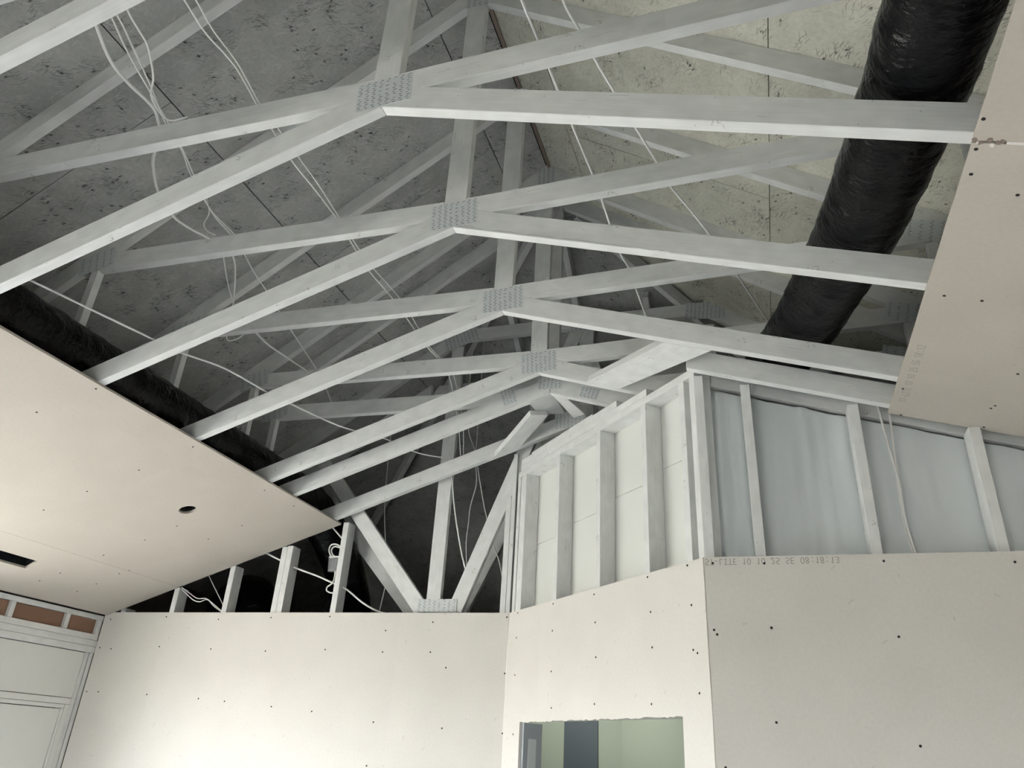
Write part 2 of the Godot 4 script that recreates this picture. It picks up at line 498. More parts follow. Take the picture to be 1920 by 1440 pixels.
func make_trusses() -> void:
	scissor_truss(0.256, "white scissor truss overhead, mostly out of the frame, nearest of all")
	scissor_truss(0.866, "white scissor truss cut off by the photo's top-left corner")
	scissor_truss(1.475, "white scissor truss with the highest peak plate in view, nearest complete chord")
	scissor_truss(2.085, "white scissor truss with chipped right chord, second peak plate from the top")
	scissor_truss(2.694, "white scissor truss touching the flat nailer board, third peak plate from the top")
	scissor_truss(3.304, "white scissor truss with its peak plate just above the angled wall's plates")
	scissor_truss(3.55, "close-set white scissor truss with three plates, behind the angled wall's top", 3.497, true)
	# bark edge torn along the underside of the second chord
	var torn: Node3D = get_node("scissor_truss_003")
	var st := SurfaceTool.new()
	st.begin(Mesh.PRIMITIVE_TRIANGLES)
	var pts := []
	for i in 60:
		var x := XR + 0.012 + i * 0.0135
		var w := (0.004 + 0.014 * absf(sin(i * 0.31)) * rng.randf_range(0.5, 1.0)) * clampf((60.0 - i) / 24.0, 0.15, 1.0)
		pts.append([V(x, right_y(x) + 0.0005, -2.0805 + rng.randf_range(0.0, 0.003)), V(x + rng.randf_range(-0.004, 0.004), right_y(x) + w, -2.0842)])
	for i in 59:
		var n := Vector3.ZERO
		for q in [[pts[i][0], pts[i + 1][0], pts[i][1]], [pts[i][1], pts[i + 1][0], pts[i + 1][1]]]:
			n = (q[1] - q[0]).cross(q[2] - q[0]).normalized()
			if n.z < 0:
				n = -n
			tri(st, q[0], q[1], q[2], n, V2(0, 0), V2(0.1, 0), V2(0, 0.1))
	put(st.commit(), "splintered_edge", M.lumber, torn)
	# lone chords against the back wall
	var c := thing("ceiling_chord", "farthest sloping white chord, above the open studs of the back wall", "roof beam", V(XR, YA, -4.03))
	bottom_chords(c, 4.03, XE + 0.02, XR + 0.6)
	gusset(c, XR, YA + 0.05, 0.19, 0.11, 0, 4.03, 8)
	# hip girder on the back wall
	for ply in 2:
		var d := 4.15 if ply == 0 else 4.5
		var g := thing("girder_truss", ["flat-topped white girder truss with V-shaped webs standing on the back wall", "second white girder truss in the dark behind the V-shaped webs"][ply], "roof truss", V(XR, 2.4, -d), "flat-topped girder trusses behind the back wall")
		var w := 0.82 if ply == 0 else 1.17
		var yf := YT - TP * w
		top_chords(g, d, w, 3.1)
		member(g, "top_chord", [V2(XR - w, yf), V2(XR + w, yf), V2(XR + w - 0.06, yf + WID), V2(XR - w + 0.06, yf + WID)], 0, d, M.lumber_worn)
		block(g, "bottom_chord", V(XE + 0.05, 2.383, -d - LUM), V(-1.36 if ply == 0 else 1.5, 2.472, -d), M.lumber)
		var xb := -1.82 if ply == 0 else -1.93
		var web := func(ax: float, ay: float, bx: float, by: float, back: float) -> void: bar(g, "web", V(ax, ay, -d - 0.019 - back), V(bx, by, -d - 0.019 - back), WID, LUM - 0.002, M.lumber_worn, V(0.3, 1, 0))
		if ply == 0:
			web.call(-1.90, 2.50, -2.80, 3.55, 0.0005)
			web.call(-1.69, 2.50, -0.99, 4.30, 0.0020)
			web.call(-1.83, 2.50, -1.83, 4.27, 0.0035)
			web.call(-0.923, 2.50, -0.923, 4.30, 0.0050)
			web.call(-0.16, 2.50, -0.16, 4.24, 0.0065)
			web.call(-0.60, 2.9, -0.95, 4.28, 0.0080)
			gusset(g, -1.802, 2.525, 0.25, 0.075, 0, d, 8)
			gusset(g, XR - w + 0.0, yf + 0.03, 0.25, 0.14, 0.33, d, 9)
			gusset(g, XR + w + 0.01, yf + 0.025, 0.25, 0.12, -0.1, d, 10)
			gusset(g, -0.95, 4.34, 0.18, 0.1, 0, d, 6)
		else:
			web.call(-2.04, 2.46, -2.9, 3.36, 0.0005)
			web.call(-1.82, 2.50, -1.22, 3.72, 0.0020)
			web.call(-1.35, 2.50, -1.35, 4.1, 0.0035)
			gusset(g, -1.44, 3.05, 0.075, 0.3, -0.4, d, 3)
	# hip and jack rafters under the end slope
	for s in [-1.0, 1.0]:
		var h := thing("hip_rafter", ["white hip rafter running down to the left in the dark beyond the posts", "white hip rafter running down to the right, above the flat girder chord"][0 if s < 0 else 1], "rafter", V(XR, YT, -HIP - 0.1), "hip rafters at the end of the ridge")
		bar(h, "rafter", V(XR + s * 0.12, YT - 0.12 * TP + 0.04, -HIP - 0.12), V(XR + s * 3.0, YT - 3.0 * TP + 0.04, -HIP - 3.0), WID, LUM, M.lumber)
	for x: float in [-1.45, -0.99, -0.53]:
		var off := absf(x - XR)
		var j := thing("jack_rafter", ["white jack rafter left of the ridge end, seen between the posts", "white jack rafter in line with the ridge, half hidden by the posts", "white jack rafter right of the posts under the end slope"][int(round((x + 1.45) / 0.46))], "rafter", V(x, YT - off * TP, -HIP - off), "jack rafters of the hip end")
		var a := off + 0.16
		bar(j, "rafter", V(x, YT - a * TP + 0.05, -HIP - a), V(x, YT - 2.9 * TP + 0.05, -HIP - 2.9), WID, LUM, M.lumber)

# ---------------------------------------------------------------- roof
func roof() -> void:
	var roof_node := thing("ceiling", "white-sprayed strand board roof with black gaps between its sheets", "roof", V(XR, YS, 0), "", "structure")
	var c := cos(atan(TP))
	var sn := sin(atan(TP))
	var rows := [[0.004, 0.222], [0.222, 1.205], [1.205, 2.22], [2.22, 3.36]]
	for side in [-1.0, 1.0]:
		# plan polygon of this half: a hip cuts its far end
		var half := PackedVector2Array([V2(0, 3.15), V2(0, -HIP), V2(3.36, -HIP - 3.36), V2(3.36, 3.15)])
		for r in rows.size():
			var z := 3.15 - (0.0 if r % 2 == 0 else 1.22)
			var zs := [3.15]
			while z > -7.0:
				if z < 3.1:
					zs.append(z)
				z -= 2.44
			zs.append(-7.0)
			for k in zs.size() - 1:
				var piece := PackedVector2Array([V2(rows[r][0] + 0.002, zs[k] - 0.0015), V2(rows[r][0] + 0.002, zs[k + 1] + 0.0015), V2(rows[r][1] - 0.002, zs[k + 1] + 0.0015), V2(rows[r][1] - 0.002, zs[k] - 0.0015)])
				for q in Geometry2D.intersect_polygons(piece, half):
					var loc := PackedVector2Array()
					for v in q:
						loc.append(V2(v.x / c, v.y))
					var ex := V(side * c, -sn, 0)
					var ey := Vector3.BACK
					var nrm := ex.cross(ey)
					var o := V(XR, YS, 0)
					if nrm.y < 0:
						o -= nrm * 0.011
					slab(roof_node, "roof_board", loc, o, ex, ey, 0.011, M.strand if side < 0 else M.strand_lit)
		var fl := PackedVector2Array()
		for v in half:
			fl.append(V2(v.x / c, v.y))
		var exf := V(side * c, -sn, 0)
		var nf := exf.cross(Vector3.BACK)
		var of := V(XR, YS, 0) + V(-nf.x, -nf.y, 0) * (0.042 if nf.y < 0 else -0.012)
		slab(roof_node, "roofing_felt", fl, of, exf, Vector3.BACK, 0.03, M.felt)
	# hip end
	var hip_x := V(1, 0, 0)
	var hip_y := V(0, -sn, -c)
	var hn := hip_x.cross(hip_y)
	var o := V(XR, YS, -HIP)
	var lo := 0.0
	for hi: float in [1.22, 2.44, 4.06]:
		var wa := lo * c
		var wb := hi * c
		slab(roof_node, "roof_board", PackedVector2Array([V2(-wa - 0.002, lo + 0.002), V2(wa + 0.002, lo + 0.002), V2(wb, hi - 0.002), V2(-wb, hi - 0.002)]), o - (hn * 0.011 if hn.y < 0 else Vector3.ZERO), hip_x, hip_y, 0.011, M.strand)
		lo = hi
	slab(roof_node, "roofing_felt", PackedVector2Array([V2(0, 0), V2(3.36, 4.06), V2(-3.36, 4.06)]), o + (-hn * 0.042 if hn.y < 0 else hn * 0.012), hip_x, hip_y, 0.03, M.felt)
	for q: Array in [[-2.08, -1.52], [-2.69, -2.13], [-3.30, -2.74]]:
		block(roof_node, "ridge_paper", V(XR + 0.006, YS - 0.028, q[0]), V(XR + 0.026, YS - 0.0185, q[1]), M.torn)
	block(roof_node, "ridge_cap", V(XR - 0.12, YS + 0.035, -HIP), V(XR + 0.12, YS + 0.05, 3.15), M.felt)

# ---------------------------------------------------------------- gypsum boards on the slopes
func with_hole(outer: PackedVector2Array, hole: PackedVector2Array) -> PackedVector2Array:
	# joins a hole to the outline by a slit from the outline's first corner to the hole's nearest corner
	var best := 0
	for i in hole.size():
		if hole[i].distance_to(outer[0]) < hole[best].distance_to(outer[0]):
			best = i
	var h := PackedVector2Array()
	for i in hole.size() + 1:
		h.append(hole[(best - i + hole.size() * 2) % hole.size()])
	var out := outer.duplicate()
	out.append(outer[0])
	out.append_array(h)
	return out

func sheet(parent: Node3D, poly: PackedVector2Array, origin: Vector3, ex: Vector3, ey: Vector3) -> MeshInstance3D:
	return slab(parent, "drywall_sheet", poly, origin, ex, ey, 0.0127, M.gypsum if ey == Vector3.UP else M.gypsum_dimmed)

func ragged(a: Vector2, b: Vector2, n: int, amount: float) -> Array:
	var out := []
	var side := (b - a).normalized().orthogonal()
	for i in n:
		var t := float(i) / n
		out.append(a.lerp(b, t + rng.randf_range(-0.2, 0.2) / n if i > 0 else t) + side * (rng.randf_range(-amount, amount) if i > 0 else 0.0))
	return out

func ceiling_boards() -> void:
	var a := atan(ML)
	var ex := V(cos(a), sin(a), 0)
	var o := V(XR, YA, 0)
	var f := 1.0 / cos(a)
	var up := thing("ceiling_drywall_left", "cream drywall on the left slope below the black duct, with a round light hole", "drywall", V(-3.3, left_y(-3.3), -2), "", "structure")
	var u0 := (XL - XR) * f
	var u1 := (-3.642 - XR) * f
	var u2 := (XE + 0.012 - XR) * f
	var ring := PackedVector2Array()
	var hc := V2((-2.955 - XR) * f, -3.255)
	for i in 20:
		ring.append(hc + V2(cos(TAU * i / 20.0), sin(TAU * i / 20.0)) * (0.046 + rng.randf_range(-0.002, 0.002)))
	var outer := PackedVector2Array([V2(u0, ZB), V2(u0, -0.46), V2(u1 + 0.001, -0.46), V2(u1 + 0.001, ZB)])
	var big := sheet(up, with_hole(outer, ring), o, ex, Vector3.BACK)
	var vent := PackedVector2Array([V2((-3.905 - XR) * f, -3.19), V2((-3.806 - XR) * f, -3.17), V2((-3.806 - XR) * f, -2.87), V2((-3.905 - XR) * f, -2.87)])
	var low := sheet(up, with_hole(PackedVector2Array([V2(u1 - 0.001, ZB), V2(u1 - 0.001, -0.46), V2(u2, -0.46), V2(u2, ZB)]), vent), o, ex, Vector3.BACK)
	sheet(up, rect(u2, -0.457, u1 - 0.001, ZF), o, ex, Vector3.BACK)
	sheet(up, rect(u1 + 0.001, -0.457, u0, ZF), o, ex, Vector3.BACK)
	var nrm := ex.cross(Vector3.BACK)
	var spots := [V2(-2.531, -2.105), V2(-2.796, -2.093), V2(-2.547, -2.734), V2(-2.842, -2.741), V2(-3.126, -2.740), V2(-2.567, -3.365), V2(-2.563, -3.657), V2(-3.373, -2.745), V2(-3.108, -3.373), V2(-2.889, -3.649), V2(-3.318, -3.384), V2(-3.106, -3.649), V2(-3.571, -3.372), V2(-3.856, -3.378), V2(-3.633, -3.651), V2(-3.986, -3.372), V2(-3.862, -3.658), V2(-3.995, -3.659), V2(-3.695, -3.645), V2(-2.55, -1.49), V2(-2.85, -1.48), V2(-3.2, -1.5), V2(-3.4, -2.1)]
	for s: Vector2 in spots:
		screws(big if s.x > -3.642 else low, [V2((s.x - XR) * f, s.y)], o + nrm * 0.0127, ex, Vector3.BACK, nrm)
	# what sits in the two openings
	var can := thing("recessed_light_can", "dark round recessed light can showing in the left ceiling's hole", "light fixture", V(-2.955, left_y(-2.955), -3.255))
	var cm := CylinderMesh.new()
	cm.top_radius = 0.0475
	cm.bottom_radius = 0.0475
	cm.height = 0.14
	cm.cap_bottom = false
	cm.radial_segments = 24
	var cy := -nrm
	put(cm, "housing", M.dark_tin, can, Transform3D(Basis(ex, cy, ex.cross(cy)), V(-2.955, left_y(-2.955), -3.255) + cy * 0.0735))
	var tor := TorusMesh.new()
	tor.inner_radius = 0.044
	tor.outer_radius = 0.0465
	tor.rings = 24
	tor.ring_segments = 8
	put(tor, "rim", M.tin, can, Transform3D(Basis(ex, cy, ex.cross(cy)), V(-2.955, left_y(-2.955), -3.255) + cy * 0.006))
	var boot := thing("vent_boot", "dark metal vent boot showing in the slot near the left wall", "vent", V(-3.855, left_y(-3.855), -3.03))
	var bo := o + cy * 0.004
	var b0 := (-3.909 - XR) * f
	var b1 := (-3.802 - XR) * f
	slab(boot, "boot_back", rect(b0, -3.19, b1, -2.86), bo + cy * 0.09, ex, Vector3.BACK, 0.002, M.dark_tin)
	slab(boot, "boot_side", rect(b0, -3.195, b1, -3.191), bo + cy * 0.09, ex, Vector3.BACK, 0.09, M.tin)
	slab(boot, "boot_side", rect(b0, -2.866, b1, -2.862), bo + cy * 0.09, ex, Vector3.BACK, 0.09, M.tin)
	slab(boot, "boot_side", rect(b1 - 0.001, -3.19, b1 + 0.002, -2.866), bo + cy * 0.09, ex, Vector3.BACK, 0.09, M.tin)
	slab(boot, "boot_side", rect(b0 - 0.002, -3.19, b0 + 0.001, -2.866), bo + cy * 0.09, ex, Vector3.BACK, 0.09, M.tin)
	# right slope
	var ar := atan(MR)
	var exr := V(cos(ar), -sin(ar), 0)
	var fr := 1.0 / cos(ar)
	var rt := thing("ceiling_drywall_right", "cream drywall on the right slope beside the large black duct", "drywall", V(1.2, right_y(1.2), -2), "", "structure")
	var v0 := (XRB - XR) * fr
	var v1 := (XO - XR) * fr
	var far_poly := PackedVector2Array(ragged(V2(v0, -2.985), V2(v0, -1.494), 14, 0.0008))
	far_poly.append_array(PackedVector2Array(ragged(V2(v0, -1.494), V2(v1, -1.494), 30, 0.002)))
	far_poly.append_array(PackedVector2Array([V2(v1, -1.494), V2(v1, -2.955), V2(v0 + 0.5, -2.975)]))
	var fs := sheet(rt, far_poly, o, exr, Vector3.BACK)
	var near_poly := PackedVector2Array(ragged(V2(v0, -1.486), V2(v1, -1.486), 30, 0.002))
	near_poly.append_array(PackedVector2Array([V2(v1, -1.486), V2(v1, 0.95), V2(v0, 0.95)]))
	var ns := sheet(rt, near_poly, o, exr, Vector3.BACK)
	sheet(rt, rect(v0, 0.953, v1, ZF), o, exr, Vector3.BACK)
	var nr := exr.cross(Vector3.BACK)
	for s: Vector2 in [V2(0.600, -2.117), V2(0.692, -2.119), V2(0.855, -2.761), V2(0.848, -2.787), V2(0.864, -2.512), V2(0.597, -2.977), V2(0.575, -2.753), V2(0.859, -2.950), V2(0.559, -1.421), V2(0.569, -1.596), V2(0.672, -1.657), V2(0.563, -1.513)]:
		screws(fs if s.y < -1.49 else ns, [V2((s.x - XR) * fr, s.y)], o + nr * 0.0127, exr, Vector3.BACK, nr)
	# torn joint between the two sheets
	var jp := []
	for i in 16:
		var x := 0.615 + i * 0.1
		jp.append(o + exr * ((x - XR) * fr) + V(0, 0, -1.489 + rng.randf_range(-0.002, 0.002)) + nr * 0.012)
	put(tube_mesh(smooth_path(jp, 0.02), 0.0045, 6, noise(2.0, 5), 0.003), "joint_compound", M.mud, fs)
	for i in 7:
		var c := V2((0.553 + i * 0.009 + rng.randf_range(-0.004, 0.004) - XR) * fr, -1.49 + rng.randf_range(-0.012, 0.008))
		var tp := PackedVector2Array()
		for k in 6:
			tp.append(c + V2(cos(k * TAU / 6), sin(k * TAU / 6)) * rng.randf_range(0.003, 0.008))
		slab(ns, "torn_paper", tp, o + nr * 0.0127, exr, Vector3.BACK, rng.randf_range(0.001, 0.005), M.torn if i % 3 != 1 else M.mud)
	lettering(fs, "ST-LITE 10 10 25 SG 18:12", o + nr * 0.0129 + exr * ((0.588 - XR) * fr) + V(0, 0, -2.64), V(0, 0, 1), -exr, nr, 0.44, 0.026, false)

func lettering(parent: Node3D, words: String, at: Vector3, ex: Vector3, ey: Vector3, out: Vector3, long: float, high: float, flip: bool) -> void:
	var t := TextMesh.new()
	t.text = words
	var fnt := SystemFont.new()
	fnt.font_names = PackedStringArray(["Droid Sans Mono"])
	t.font = fnt
	t.font_size = 32
	t.pixel_size = 0.001
	t.depth = 0.0005
	var bb := t.get_aabb()
	var sx := long / maxf(bb.size.x, 0.001)
	var sy := high / maxf(bb.size.y, 0.001) * (-1.0 if flip else 1.0)
	put(t, "printed_code", M.ink, parent, Transform3D(Basis(ex * sx, ey * sy, out * 0.3), at))

# ---------------------------------------------------------------- walls
func back_wall() -> void:
	var w := thing("wall_back", "pale drywall back wall with bare studs and open attic above it", "wall", V(-2.75, 0, ZB), "", "structure")
	var s := sheet(w, rect(XE + 0.004, 1.24, P1.x - 0.001, 2.479), V(0, 0, ZB - 0.0127), Vector3.RIGHT, Vector3.UP)
	sheet(w, rect(XE + 0.004, 0.01, P1.x - 0.001, 1.237), V(0, 0, ZB - 0.0127), Vector3.RIGHT, Vector3.UP)
	screws(s, [V2(-4.132, 2.433), V2(-3.684, 2.451), V2(-3.277, 2.436), V2(-2.891, 2.448), V2(-2.479, 2.455), V2(-4.155, 2.253), V2(-4.061, 2.248), V2(-3.680, 2.266), V2(-3.284, 2.257), V2(-2.886, 2.251), V2(-2.476, 2.266), V2(-4.160, 1.985), V2(-4.065, 1.986), V2(-3.683, 1.982), V2(-3.294, 1.971), V2(-3.104, 1.962), V2(-2.773, 1.944), V2(-2.500, 1.928), V2(-1.801, 2.426), V2(-2.096, 2.377), V2(-1.355, 2.455), V2(-2.098, 2.258), V2(-1.799, 2.262), V2(-1.696, 2.181), V2(-1.349, 2.159), V2(-2.101, 1.888), V2(-1.688, 1.874), V2(-1.344, 1.864), V2(-2.109, 1.671)], V(0, 0, ZB), Vector3.RIGHT, Vector3.UP, Vector3.BACK)
	var zs := ZB - 0.0127
	# studs rising past the drywall to the sloping chord
	for x: float in [-4.06, -3.665, -3.262, -2.475]:
		block(w, "stud", V(x - 0.019, 0.04, zs - WID), V(x + 0.019, left_y(x) - 0.004, zs), M.lumber)
	block(w, "stud", V(-2.915, 0.04, zs - WID), V(-2.8755, left_y(-2.9) - 0.008, zs), M.lumber)
	block(w, "stud", V(-2.8745, 0.04, zs - WID), V(-2.835, left_y(-2.9) - 0.004, zs), M.lumber)
	block(w, "stud", V(-1.405, 0.04, zs - 0.05), V(-1.372, 3.16, zs), M.lumber)
	block(w, "stud", V(-1.370, 0.04, zs - 0.05), V(-1.345, 3.44, zs), M.lumber)
	for x: float in [-2.07, -1.67]:
		block(w, "stud", V(x - 0.019, 0.04, zs - WID), V(x + 0.019, 2.38, zs), M.lumber)
	block(w, "bottom_plate", V(XE, 0.001, zs - WID), V(P1.x, 0.038, zs), M.lumber)
	# far side of the partition
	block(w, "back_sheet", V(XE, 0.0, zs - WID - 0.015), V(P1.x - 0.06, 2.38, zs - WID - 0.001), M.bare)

func angled_wall() -> void:
	var u := (P2 - P1).normalized()
	var out := V(-u.z, 0, u.x)
	var w := thing("wall_angled", "angled stud wall with a cut-out doorway in its drywall", "wall", (P1 + P2) / 2, "", "structure")
	var L := (P2 - P1).length()
	var o := P1 - out * 0.0127
	var ex := u
	# u x up points away from the room or towards it; slab thickens along it
	var n := ex.cross(Vector3.UP)
	var oo := o if n.dot(out) > 0 else P1
	var poly := [V2(0.001, 0.01), V2(0.001, 2.479), V2(L - 0.002, 2.479)]
	poly.append_array(ragged(V2(L - 0.002, 2.479), V2(L + 0.004, 0.01), 40, 0.002).slice(1))
	poly.append(V2(L, 0.01))
	poly.append(V2(1.481, 0.01))
	poly.append_array(ragged(V2(1.481, 0.01), V2(1.481, 1.921), 24, 0.0012))
	poly.append_array(ragged(V2(1.481, 1.921), V2(0.186, 1.916), 70, 0.0035))
	poly.append_array(ragged(V2(0.186, 1.916), V2(0.186, 0.01), 24, 0.0012))
	poly.append(V2(0.186, 0.01))
	var s := sheet(w, PackedVector2Array(poly), oo, ex, Vector3.UP)
	screws(s, [V2(0.105, 2.465), V2(0.493, 2.461), V2(0.876, 2.452), V2(1.290, 2.463), V2(1.305, 2.318), V2(0.494, 2.330), V2(0.886, 2.325), V2(0.103, 2.335), V2(1.308, 2.179), V2(0.893, 2.174), V2(0.494, 2.139), V2(0.106, 2.145), V2(0.505, 1.975), V2(0.883, 1.981), V2(1.294, 1.969), V2(0.118, 1.860), V2(1.550, 2.465), V2(1.563, 2.311), V2(1.583, 2.135), V2(1.582, 1.997), V2(1.560, 2.148)], P1, u, Vector3.UP, out)
	var piece := func(called: String, s0: float, s1: float, y0: float, y1: float, b0: float, b1: float, m: Material) -> void:
		# s along the wall, b behind the drywall's face
		var org := P1 - out * b1
		if y1 - y0 > s1 - s0:
			slab(w, called, rect(y0, -s1, y1, -s0), org, Vector3.UP, -u, b1 - b0, m, 0.0015)
		else:
			slab(w, called, rect(s0, y0, s1, y1), org if n.dot(out) > 0 else P1 - out * b0, u, Vector3.UP, b1 - b0, m, 0.0015)
	var b0 := 0.0127
	var b1 := b0 + WID
	for r: float in [0.108, 0.500, 0.905, 1.290]:
		piece.call("stud", r - LUM, r, 2.04 if r > 0.2 else 0.04, 3.274, b0, b1, M.lumber)
	piece.call("stud", 0.001, 0.034, 0.04, 3.274, b0, b1, M.lumber)
	piece.call("stud", 0.037, 0.066, 0.04, 3.274, b0 + 0.004, b1, M.lumber)
	piece.call("stud", 1.532, 1.570, 0.04, 3.274, b0, b1, M.lumber)
	piece.call("stud", 1.606, 1.640, 0.04, 3.274, b0, b1, M.lumber)
	piece.call("header", 0.19, 1.478, 1.945, 2.035, b0 + 0.001, b1, M.lumber)
	piece.call("top_plate", 0.0, 1.64, 3.275, 3.312, b0 + 0.001, b1, M.lumber)
	piece.call("top_plate", 0.03, 1.30, 3.3135, 3.350, b0 + 0.001, b1, M.lumber)
	piece.call("top_plate", 0.03, 1.05, 3.3515, 3.388, b0 + 0.003, b1, M.lumber)
	piece.call("top_plate", 0.12, 0.80, 3.3895, 3.412, b0 + 0.02, b1, M.lumber)
	# sheets nailed on from the other side, horizontal joints between them
	var bay := [0.067, 0.5, 0.905, 1.29, 1.606]
	for i in 4:
		piece.call("sheathing_board", bay[i] + 0.001, bay[i + 1] - 0.001, 2.05, 2.86 + 0.035 * i, b1 + 0.001, b1 + 0.012, M.sheath)
		piece.call("sheathing_board", bay[i] + 0.001, bay[i + 1] - 0.001, 2.862 + 0.035 * i, 3.33, b1 + 0.001, b1 + 0.012, M.sheath)
	# doorway linings
	piece.call("door_jamb", 0.19, 0.206, 0.01, 1.913, b0 + 0.002, b1 + 0.02, M.jamb)
	piece.call("door_jamb", 1.464, 1.478, 0.01, 1.92, b0 + 0.002, b1 + 0.02, M.jamb)
	piece.call("jamb_head", 0.206, 1.464, 1.924, 1.944, b0 + 0.002, b1 + 0.02, M.lid)
	piece.call("strike_plate", 0.2065, 0.2085, 1.70, 1.842, b0 + 0.03, b0 + 0.075, M.plate)

func right_wall() -> void:
	var w := thing("wall_right", "grey-looking drywall wall with open studs above, right of the angled wall", "wall", V(1.0, 0, ZR), "", "structure")
	var poly := ragged(V2(P2.x + 0.004, 2.479), V2(P2.x - 0.003, 0.01), 46, 0.0016)
	poly.append_array([V2(P2.x - 0.003, 0.01), V2(XO, 0.01), V2(XO, 2.479)])
	var s := sheet(w, PackedVector2Array(poly), V(0, 0, ZR - 0.0127), Vector3.RIGHT, Vector3.UP)
	screws(s, [V2(-0.155, 2.456), V2(0.032, 2.452), V2(0.439, 2.453), V2(0.846, 2.442), V2(0.035, 2.220), V2(-0.156, 2.195), V2(-0.166, 2.211), V2(0.446, 2.193), V2(0.021, 1.908), V2(0.455, 1.856), V2(-0.157, 1.761)], V(0, 0, ZR), Vector3.RIGHT, Vector3.UP, Vector3.BACK)
	lettering(s, "ST-LITE 10 10 25 SE 08:18:13", V(0.055, 2.461, ZR + 0.0003), Vector3.RIGHT, Vector3.UP, Vector3.BACK, 0.475, 0.024, true)
	var zs := ZR - 0.0127
	for x: float in [-0.166, 0.022, 0.424, 0.826, 1.228, 1.63, 2.03]:
		block(w, "stud", V(x - 0.019, 0.04, zs - WID), V(x + 0.019, right_y(x) - 0.016, zs), M.lumber)
	block(w, "bottom_plate", V(P2.x, 0.001, zs - WID), V(XO, 0.038, zs), M.lumber)
	# raking ledger in front of the studs, and the board behind their tops
	var ar := -atan(MR)
	var h := WID * 1.05
	member(w, "top_plate", [V2(P2.x - 0.02, right_y(P2.x) - 0.006), V2(XO, right_y(XO) - 0.012), V2(XO, right_y(XO) - 0.012 + h), V2(P2.x - 0.02, right_y(P2.x) - 0.006 + h)], ar, 2.906, M.lumber_worn, 0.037)
	var a := zs - WID
	member(w, "nailer", [V2(P2.x + 0.06, right_y(P2.x + 0.06) - 0.014), V2(XO, right_y(XO) - 0.022), V2(XO, right_y(XO) + 0.067), V2(P2.x + 0.06, right_y(P2.x + 0.06) + 0.075)], ar, -a + 0.001, M.lumber, 0.03)
	var xs := [P2.x + 0.05, 0.022, 0.424, 0.826, 1.228, 1.63, XO]
	for i in xs.size() - 1:
		var x0: float = xs[i] + 0.001
		var x1: float = xs[i + 1] - 0.001
		put(buckled_mesh(x0, x1, i), "sheathing_board", M.poly, w, Transform3D(Basis(), V(0, 0, a - 0.016)))

# a thin sheet bulging between its studs, with a back so that it has thickness
func buckled_mesh(x0: float, x1: float, sd: int) -> ArrayMesh:
	var st := SurfaceTool.new()
	st.begin(Mesh.PRIMITIVE_TRIANGLES)
	st.set_smooth_group(0)
	var nx := 30
	var ny := 8
	var wv := noise(1.0, 300 + sd, 2)
	for side in 2:
		for j in ny + 1:
			for i in nx + 1:
				var t := float(i) / nx
				var x := lerpf(x0, x1, t)
				var y := lerpf(2.38, right_y(x) - 0.03, float(j) / ny)
				var amp := 4.0 * t * (1.0 - t)
				var z := amp * (0.022 * wv.get_noise_2d(x * 7.0, y * 0.7) + 0.009 * wv.get_noise_2d(x * 19.0 + 5.0, y * 1.2)) - 0.008 * side
				st.set_uv(V2(x, y))
				st.add_vertex(V(x, y, z))
	for side in 2:
		var b0 := side * (nx + 1) * (ny + 1)
		for j in ny:
			for i in nx:
				var a := b0 + j * (nx + 1) + i
				var q := [a, a + nx + 1, a + 1, a + 1, a + nx + 1, a + nx + 2]
				if side == 1:
					q.reverse()
				for k in q:
					st.add_index(k)
	st.generate_normals()
	return st.commit()

